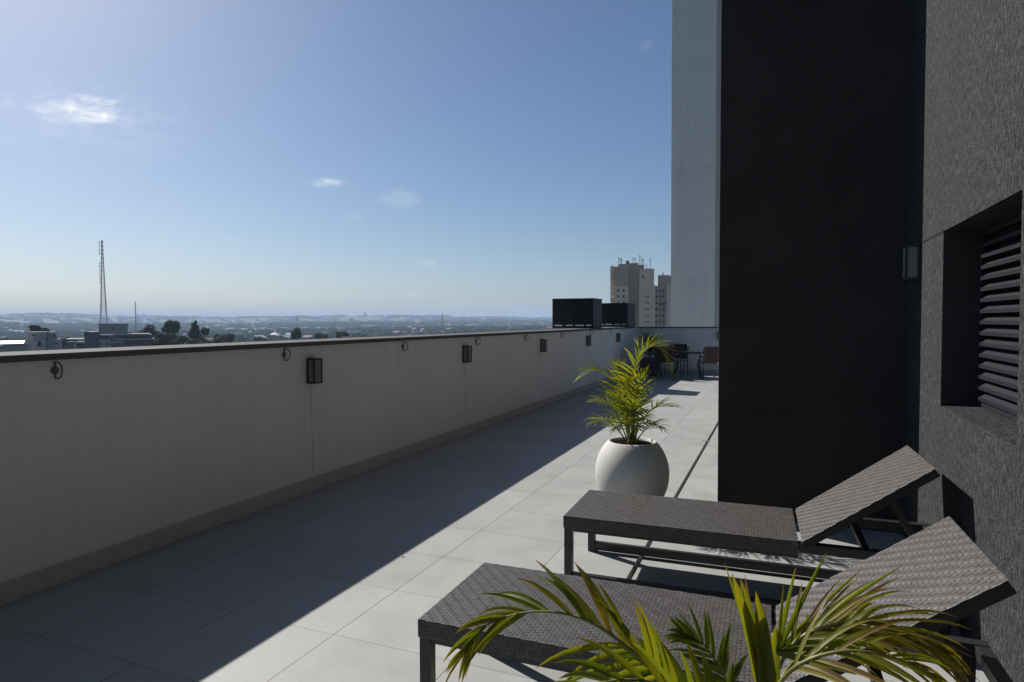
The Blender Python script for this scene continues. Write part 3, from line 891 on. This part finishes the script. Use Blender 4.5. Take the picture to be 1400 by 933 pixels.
def ground_mat():
    mt, nt, b = new_mat('city_ground')
    v = objco(nt)
    n1 = noise(nt, v, .0035, 6, .65); n2 = noise(nt, v, .03, 5, .7)
    c1 = ramp(nt, n1, ((.35, (.010, .016, .007)), (.55, (.017, .024, .011)), (.68, (.026, .029, .021)), (.8, (.018, .024, .013))))
    mx = nd(nt, 'ShaderNodeMix', data_type='RGBA', blend_type='MULTIPLY'); mx.inputs['Factor'].default_value = 1
    nt.links.new(c1, mx.inputs['A']); nt.links.new(ramp(nt, n2, ((.3, (.4, .4, .4)), (.7, (1.5, 1.5, 1.5)))), mx.inputs['B'])
    nt.links.new(mx.outputs['Result'], b.inputs['Base Color']); b.inputs['Roughness'].default_value = .95
    return mt
M['ground'] = ground_mat()
g = MB(); g.add(gv, gf); tag(g.build('ground', M['ground'], smooth=True), kind='structure')

# bearing helper for the far town: a point on the ground at a picture column and a depth
def far(px, depth):
    p = at(px, 438.0, depth)
    return Vector((p.x, p.y, ground_z(p.x, p.y)))
YAW = math.atan2(RIGHT.y, RIGHT.x)

# building under the terrace (so the terrace stands on something)
w = MB(); w.box((-4.29, -9.2, GZ - 5), (3.4, YF + .3, -.26)); hb = thing('building_base', 'lower storeys of the house carrying the terrace', 'building'); w.build('wall', M['parapet'], hb)

# ------------------------------------------------------------------ far town: office with mast, low buildings
M['office_white'] = plaster_mat('office_white', (.25, .26, .27))
M['office_dark'] = simple('office_blue_cladding', (.030, .034, .055), .4, var=.15)
M['slab'] = plaster_mat('concrete_slab', (.36, .36, .36))
M['white_roof'] = simple('white_metal_roof', (.85, .86, .88), .35, var=.03)
oc = at(150, 438, 200)
of = thing('office_building', 'low office building with dark bands and a white rooftop block under the tall mast', 'building', (oc.x, oc.y, GZ), YAW - rad(2) + rad(32))
KO = 200 / 879.3
def OX(cx): return (cx / 7 - 150) * KO
def OZ(cy): return (440.0 - (400 + cy / 7)) * KO + 1.6 - GZ
def ob(name, c0, c1, top, bot, y0, y1, mat):
    b = MB(); b.box((OX(c0), y0, OZ(bot) if bot else 0), (OX(c1), y1, OZ(top))); return b.build(name, mat, of)
ob('penthouse', 955, 1195, 300, 396, 2, 9, M['office_white']); ob('roof_slab', 950, 1200, 296, 300, 1.8, 9.2, M['slab'])
ob('core', 842, 958, 372, None, 1, 9, M['office_dark']); ob('wall', 700, 1390, 470, None, 1.5, 12, M['office_dark'])
ob('entrance_bay', 962, 1055, 448, None, .4, 3, M['office_white']); ob('upper_storey', 959, 1400, 408, 468, 2.2, 11, M['office_dark'])
ob('roof_slab', 1080, 1385, 396, 407, 1.8, 11.4, M['slab']); ob('floor_slab', 1075, 1420, 446, 456, 1.0, 11.6, M['slab'])
ob('roof_slab', 695, 842, 438, 446, .8, 11, M['slab']); ob('floor_slab', 778, 845, 466, 478, .6, 3, M['slab']); ob('pier', 760, 778, 446, None, .7, 2, M['office_white'])
ob('chimney', 842, 872, 370, 400, .9, 3, M['office_dark']); ob('floor_slab', 1060, 1160, 470, 482, .7, 2, M['slab'])
for cx, cy, ww, hh, yf in ((970, 490, 14, 22, .4), (1027, 492, 18, 24, .4), (1072, 343, 14, 18, 2.0), (1015, 425, 24, 18, 2.2), (1200, 432, 60, 16, 2.2), (1300, 430, 90, 14, 2.2), (800, 490, 60, 14, 1.5), (1250, 490, 130, 18, 1.5)):
    b = MB(); b.box((OX(cx - ww / 2), yf - .05, OZ(cy + hh / 2)), (OX(cx + ww / 2), yf + .05, OZ(cy - hh / 2))); b.build('window', M['window_dark'], of)
for k in range(6):
    b = MB(); x = OX(880 + k * 38) + .3; b.box((x, 3 + k % 3, OZ(372) if k < 2 else OZ(296)), (x + .05, 3.05 + k % 3, (OZ(352) if k < 2 else OZ(286)))); b.build('roof_pipe', M['rust'], of)

M['mast_white'] = simple('mast_white', (.36, .36, .37), .6)
M['mast_red'] = simple('mast_red', (.30, .13, .11), .5)
def lattice(name, lb, base, H, w0, w1, nseg, rb, arms):
    t = thing(name, lb, 'mast', base, YAW + .4)
    secs = []
    for k in range(nseg):
        z0, z1 = H * k / nseg, H * (k + 1) / nseg
        a, b = w0 + (w1 - w0) * (k / nseg) ** .6, w0 + (w1 - w0) * ((k + 1) / nseg) ** .6
        bi = k * 7 // nseg
        if bi == len(secs): secs.append(MB())
        mb = secs[bi]
        A = [(sx * a / 2, sy * a / 2, z0) for sx, sy in ((-1, -1), (1, -1), (1, 1), (-1, 1))]
        B = [(sx * b / 2, sy * b / 2, z1) for sx, sy in ((-1, -1), (1, -1), (1, 1), (-1, 1))]
        for i in range(4):
            j = (i + 1) % 4
            mb.bar(A[i], B[i], rb, rb); mb.bar(A[i], B[j], rb * .85, rb * .85); mb.bar(B[i], B[j], rb * .7, rb * .7)
    for i, sc_ in enumerate(secs): sc_.build('lattice', M['mast_red'] if i in (1, 5) else M['mast_white'], t)
    for z in arms:
        m_ = MB(); m_.bar((-.2, 0, z), (-1.0, .1, z), .09, .09); m_.bar((-.8, .1, z - .5), (-.8, .1, z + .5), .12, .12); m_.build('antenna', M['mast_white'], t)
    return t
mb_ = at(142, 443, 204)
lattice('radio_mast', 'tall lattice radio mast with side antennas on the office roof', (mb_.x, mb_.y, OZ(296) + GZ), 26.3, 2.1, .28, 20, .10, [13.2, 14.4, 15.6, 16.8, 18.0, 19.0, 22.2, 23.3, 24.4, 25.5])
m2 = far(185.5, 420)
lattice('radio_mast', 'thin short lattice mast right of the tall mast, behind the trees', (m2.x, m2.y, m2.z), 13.2 + 1.6 - m2.z, 1.6, .25, 26, .11, [])
m3 = far(605, 1300)
lattice('radio_mast', 'tiny distant mast on the skyline right of centre', (m3.x, m3.y, m3.z), 16 - m3.z, 2.0, .9, 12, .5, [])

lb_ = at(55, 438, 175)
KL = 175 / 879.3
lw = thing('low_building', 'pale grey flat roofed block with small dark windows at the left edge', 'building', (lb_.x, lb_.y, GZ), YAW + rad(30))
def LX(cx): return (cx / 7 - 55) * KL
def LZ(cy): return (440.4 - (400 + cy / 7)) * KL + 1.6 - GZ
for nm, c0, c1, tp, y0, y1, mt_ in (('wall', 275, 428, 376, 0, 8, 'office_white'), ('wing', 429, 486, 380, .8, 8, 'office_white'), ('wing', 487, 526, 448, 1.2, 8, 'slab'), ('bay', 315, 425, 455, -.8, -.01, 'slab'), ('pipe', 432, 440, 345, 2, 2.4, 'rust')):
    b = MB(); b.box((LX(c0), y0, 0), (LX(c1), y1, LZ(tp))); b.build(nm, M[mt_], lw)
for cx, cy, ww, hh, yf in ((330, 407, 16, 18, 0), (490, 425, 12, 40, .8), (378, 490, 24, 50, -.8), (505, 492, 30, 12, 1.2)):
    b = MB(); b.box((LX(cx - ww / 2), yf - .05, LZ(cy + hh / 2)), (LX(cx + ww / 2), yf + .05, LZ(cy - hh / 2))); b.build('window', M['window_dark'], lw)
sh = thing('shed', 'shed with a bright white curved metal roof at the left edge', 'shed', (lb_.x, lb_.y, GZ), YAW + rad(30))
b = MB(); b.box((LX(108), -8, 0), (LX(300), -3, LZ(492))); b.build('wall', M['office_white'], sh)
b = MB(); pr = []
for k in range(9):
    u = k / 8; pr.append((-9 + 7 * u, LZ(490) + math.sin(math.pi * (u * .75 + .12)) * 1.1))
vs = [(LX(112), y, z) for y, z in pr] + [(LX(292), y, z) for y, z in pr] + [(LX(112), y, z - .12) for y, z in pr] + [(LX(292), y, z - .12) for y, z in pr]
fs = []
for k in range(8): fs += [(k, k + 9, k + 10, k + 1), (k + 18, k + 19, k + 28, k + 27)]
fs += [(0, 18, 27, 9), (8, 17, 35, 26)]
b.add(vs, fs); b.build('roof', M['white_roof'], sh)

# ------------------------------------------------------------------ trees
def crown_mesh(mb, lobes, nper, size, R):
    for cx, cy, cz, rx, rz in lobes:
        for k in range(nper):
            while True:
                u = np.array([R.uniform(-1, 1), R.uniform(-1, 1), R.uniform(-1, 1)])
                n = np.linalg.norm(u)
                if .45 < n < 1: break
            p = Vector((cx + u[0] * rx, cy + u[1] * rx, cz + u[2] * rz))
            nrm = (Vector((u[0], u[1], u[2] + .3)).normalized() + Vector((R.gauss(0, .5), R.gauss(0, .5), R.gauss(0, .5)))).normalized()
            s = nrm.orthogonal().normalized(); t_ = nrm.cross(s)
            a = R.uniform(0, 6.28); e1 = (s * math.cos(a) + t_ * math.sin(a)) * size * R.uniform(.6, 1.3); e2 = nrm.cross(e1).normalized() * size * R.uniform(.5, 1.0)
            mb.add([p - e1, p - e2 * .7, p + e1, p + e2 * .7], ((0, 1, 2, 3),), min(1, max(0, R.gauss(.5, .22))))
def tree(lb, loc, H, lobes, nper, size, seed, group='trees on the near skyline'):
    R = random.Random(seed)
    t = thing('tree', lb, 'tree', loc, R.uniform(0, 6), group)
    b = MB(); b.tube([(0, 0, 0), (.1, 0, H * .5), (0, .1, H * .9)], [.45, .32, .1], 8)
    for k in range(5):
        l = lobes[k % len(lobes)]
        b.tube([(0, 0, H * .5), (l[0] * .8, l[1] * .8, l[2])], [.2, .06], 6)
    b.build('trunk', M['bark'], t)
    c = MB(); crown_mesh(c, lobes, nper, size, R); c.build('crown', M['tree_leaf'], t)
    return t
def place_tree(lb, px, ytop, depth, wpx, kind, seed):
    g_ = far(px, depth); k = depth / 879.3
    ztop = 1.6 - (ytop - 440) * k
    H = ztop - g_.z; Wd = wpx * k
    R = random.Random(seed); lobes = []
    if kind == 'round':
        for j in range(9):
            a = R.uniform(0, 6.28); q = R.uniform(.1, .34) * Wd
            lobes.append((q * math.cos(a), q * math.sin(a), H - Wd * R.uniform(.22, .62), Wd * R.uniform(.17, .26), Wd * R.uniform(.16, .22)))
        lobes.append((0, 0, H - Wd * .22, Wd * .26, Wd * .21))
    elif kind == 'cone':
        for j in range(9):
            u = j / 8; lobes.append((R.uniform(-.4, .4), R.uniform(-.4, .4), H - Wd * (.10 + u * 1.0), Wd * (.07 + .43 * u ** .8), Wd * .12))
    else:
        for j in range(12):
            a = R.uniform(0, 6.28); q = R.uniform(.1, .45) * Wd
            lobes.append((q * math.cos(a), q * math.sin(a), H - Wd * R.uniform(.12, .35), Wd * R.uniform(.12, .2), Wd * R.uniform(.10, .13)))
    tree(lb, g_, H, lobes, 420, .014 * Wd + .22, seed)
place_tree('tall round crowned dark tree left of the cone shaped tree', 232, 437, 260, 25, 'round', 1)
place_tree('dark cone shaped tree rising above the parapet', 266, 439, 260, 22, 'cone', 2)
place_tree('small dark round tree touching the right side of the cone shaped tree', 279, 448, 262, 14, 'round', 3)
place_tree('dark bushy tree between the thin mast and the tall round tree', 205, 443, 270, 26, 'round', 4)
place_tree('wide low tree just right of the office building', 214, 453, 230, 50, 'wide', 5)
place_tree('wide spreading tree below the cone shaped tree', 255, 461, 235, 60, 'wide', 6)
place_tree('rounded dark tree alone in the middle distance above the coping', 406, 448, 300, 21, 'round', 7)
place_tree('low dark tree right of the lone rounded tree', 440, 455, 320, 24, 'wide', 8)
place_tree('low dark tree at the end of the tree line, left of the second lantern', 467, 454, 320, 20, 'wide', 9)
place_tree('low spreading tree between the cone shaped tree and the lone rounded tree', 305, 456, 300, 34, 'wide', 10)
place_tree('low dark spreading tree left of the lone rounded tree', 362, 459, 290, 44, 'wide', 11)
place_tree('green bushy tree between the pale block and the office building', 89, 461, 215, 28, 'wide', 12)
place_tree('dark tree standing behind the pale flat roofed block', 52, 443, 230, 26, 'wide', 13)
place_tree('dark tree at the left edge beyond the shed', 8, 462, 200, 30, 'round', 14)

place_tree('low broad dark tree directly right of the thin mast', 192, 452, 240, 34, 'wide', 15)
place_tree('broad dark tree filling in below the tall round tree', 236, 456, 245, 44, 'wide', 16)
place_tree('broad low tree right of the small dark round tree', 290, 459, 255, 40, 'wide', 17)
# woods of the town reading as one mass
def blob_base():
    import bmesh
    bm = bmesh.new(); bmesh.ops.create_icosphere(bm, subdivisions=2, radius=1)
    v = np.array([x.co[:] for x in bm.verts]); f = np.array([[q.index for q in p.verts] for p in bm.faces]); bm.free()
    return v, f
bv, bf = blob_base()
V = []; F = []; T = []; off = 0
RW = np.random.default_rng(3)
def wood(n, d0, d1, h0, h1, wid=.46, px0=-60, px1=860):
    global off
    for i in range(n):
        d = d0 * (d1 / d0) ** RW.random(); px = RW.uniform(px0, px1)
        p = far(px, d)
        if hnoise(p.x, p.y, 210, 5.0) + RW.normal(0, .5) < -.25: continue
        h = RW.uniform(h0, h1) ; r = h * wid * RW.uniform(.7, 1.35)
        nz = 1 + .28 * RW.standard_normal(len(bv))[:, None]
        vv = bv * nz * np.array([r, r, h * .5]) + np.array([p.x, p.y, p.z + h * .38])
        V.append(vv); F.append(bf + off); T.append(np.full(len(bv), min(1, max(0, RW.normal(.45, .22))))); off += len(bv)
wood(2200, 330, 800, 8, 15, .62); wood(2800, 800, 1900, 7, 13, .9); wood(2600, 1900, 4800, 7, 12, 1.7); wood(900, 4800, 9000, 10, 18, 3.2)
me = bpy.data.meshes.new('woods')
VV = np.concatenate(V); FF = np.concatenate(F)
me.vertices.add(len(VV)); me.vertices.foreach_set('co', VV.astype(np.float32).ravel())
me.loops.add(FF.size); me.loops.foreach_set('vertex_index', FF.astype(np.int32).ravel())
me.polygons.add(len(FF)); me.polygons.foreach_set('loop_start', (np.arange(len(FF)) * 3).astype(np.int32)); me.polygons.foreach_set('loop_total', np.full(len(FF), 3, dtype=np.int32))
me.update(calc_edges=True)
ta = me.attributes.new('tint', 'FLOAT', 'POINT'); ta.data.foreach_set('value', np.concatenate(T).astype(np.float32))
me.materials.append(M['wood_leaf'])
wo = bpy.data.objects.new('woods', me); COL.objects.link(wo)
tag(wo, 'hazy dark green woods spread over the far town', 'woods', None, 'stuff')

# far houses and blocks
M['house_wall'] = simple('pale_house_wall', (.26, .255, .25), .8, var=.05)
M['tile_roof'] = simple('clay_tile_roof', (.10, .06, .045), .8, var=.2)
M['light_roof'] = simple('light_sheet_roof', (.34, .35, .37), .8, var=.1)
def house(name, lb, cat, w_, d_, h_, roofmat, group, flat=False):
    t = thing(name, lb, cat, (0, 0, 0), 0, group)
    b = MB(); b.box((-w_ / 2, -d_ / 2, -3), (w_ / 2, d_ / 2, h_)); b.build('wall', M['house_wall'], t)
    b = MB()
    if flat: b.box((-w_ / 2 - .2, -d_ / 2 - .2, h_ + .001), (w_ / 2 + .2, d_ / 2 + .2, h_ + .5))
    else:
        rh = d_ * .28; e = .4
        b.add([(-w_ / 2 - e, -d_ / 2 - e, h_ + .001), (w_ / 2 + e, -d_ / 2 - e, h_ + .001), (w_ / 2 + e, d_ / 2 + e, h_ + .001), (-w_ / 2 - e, d_ / 2 + e, h_ + .001), (-w_ / 2 - e, 0, h_ + rh), (w_ / 2 + e, 0, h_ + rh)],
              ((0, 1, 5, 4), (2, 3, 4, 5), (0, 4, 3), (1, 2, 5), (3, 2, 1, 0)))
    b.build('roof', roofmat, t); return t
GH = 'far houses scattered over the hazy town'
LBH = ('tiny far house with a clay roof among the hazy woods', 'tiny far white walled building with a bright sheet roof among the hazy woods', 'small far flat roofed block on the hazy hills')
kinds = [house('far_house', LBH[0], 'house', 12, 9, 6, M['tile_roof'], GH), house('far_shed', LBH[1], 'building', 22, 12, 6, M['light_roof'], 'far bright roofed buildings in the hazy town'),
         house('far_block', LBH[2], 'apartment building', 14, 12, 22, M['slab'], 'far blocks on the hazy hills', True)]
RH = random.Random(17)
used = [0, 0, 0]
for i in range(120):
    ki = RH.choices((0, 1, 2), (.62, .22, .16))[0]
    d = (700 * (6.0 ** RH.random())) if ki < 2 else RH.uniform(2200, 6000)
    px = RH.uniform(-20, 770); p = far(px, d)
    p.z += RH.uniform(2, 6) if ki < 2 else 4
    if not used[ki]: kinds[ki].location = p; kinds[ki].rotation_euler = (0, 0, RH.uniform(0, 3.1)); used[ki] = 1
    else: dup(kinds[ki], p, RH.uniform(0, 3.1), None, (1, 1, RH.uniform(.7, 1.5)) if ki == 2 else None)

# ------------------------------------------------------------------ haze
hz = MB(); hz.box((-14500, -14500, GZ - 900), (14500, 14500, 140))
hm = bpy.data.materials.new('air'); hm.use_nodes = True
nt = hm.node_tree; nt.nodes.clear()
ou = nt.nodes.new('ShaderNodeOutputMaterial'); pv = nt.nodes.new('ShaderNodeVolumePrincipled')
pv.inputs['Color'].default_value = (.58, .76, 1.0, 1); pv.inputs['Density'].default_value = 1.9e-4; pv.inputs['Anisotropy'].default_value = .0
nt.links.new(pv.outputs[0], ou.inputs['Volume'])
tag(hz.build('haze', hm), 'thin pale blue haze over the far town', 'haze', None, 'stuff')

# fallen leaf scraps on the tiles
def floor_pt(px, py):
    d = look_dir(px, py); return EYE + d * (-EYE.z / d.z)
for (px, py), lb in (((479, 760), 'tiny dark fallen leaf scrap on the shaded tiles near the shadow edge'), ((551, 762), 'tiny dark leaf scrap on the sunlit tiles near the shadow edge')):
    q = floor_pt(px, py)
    b = MB(); b.add([(-.014, 0, .001), (0, -.006, .004), (.014, .002, .001), (0, .007, .006)], ((0, 1, 3), (1, 2, 3)))
    o = b.build('fallen_leaf', M['bark']); o.location = q; tag(o, lb, 'leaf')
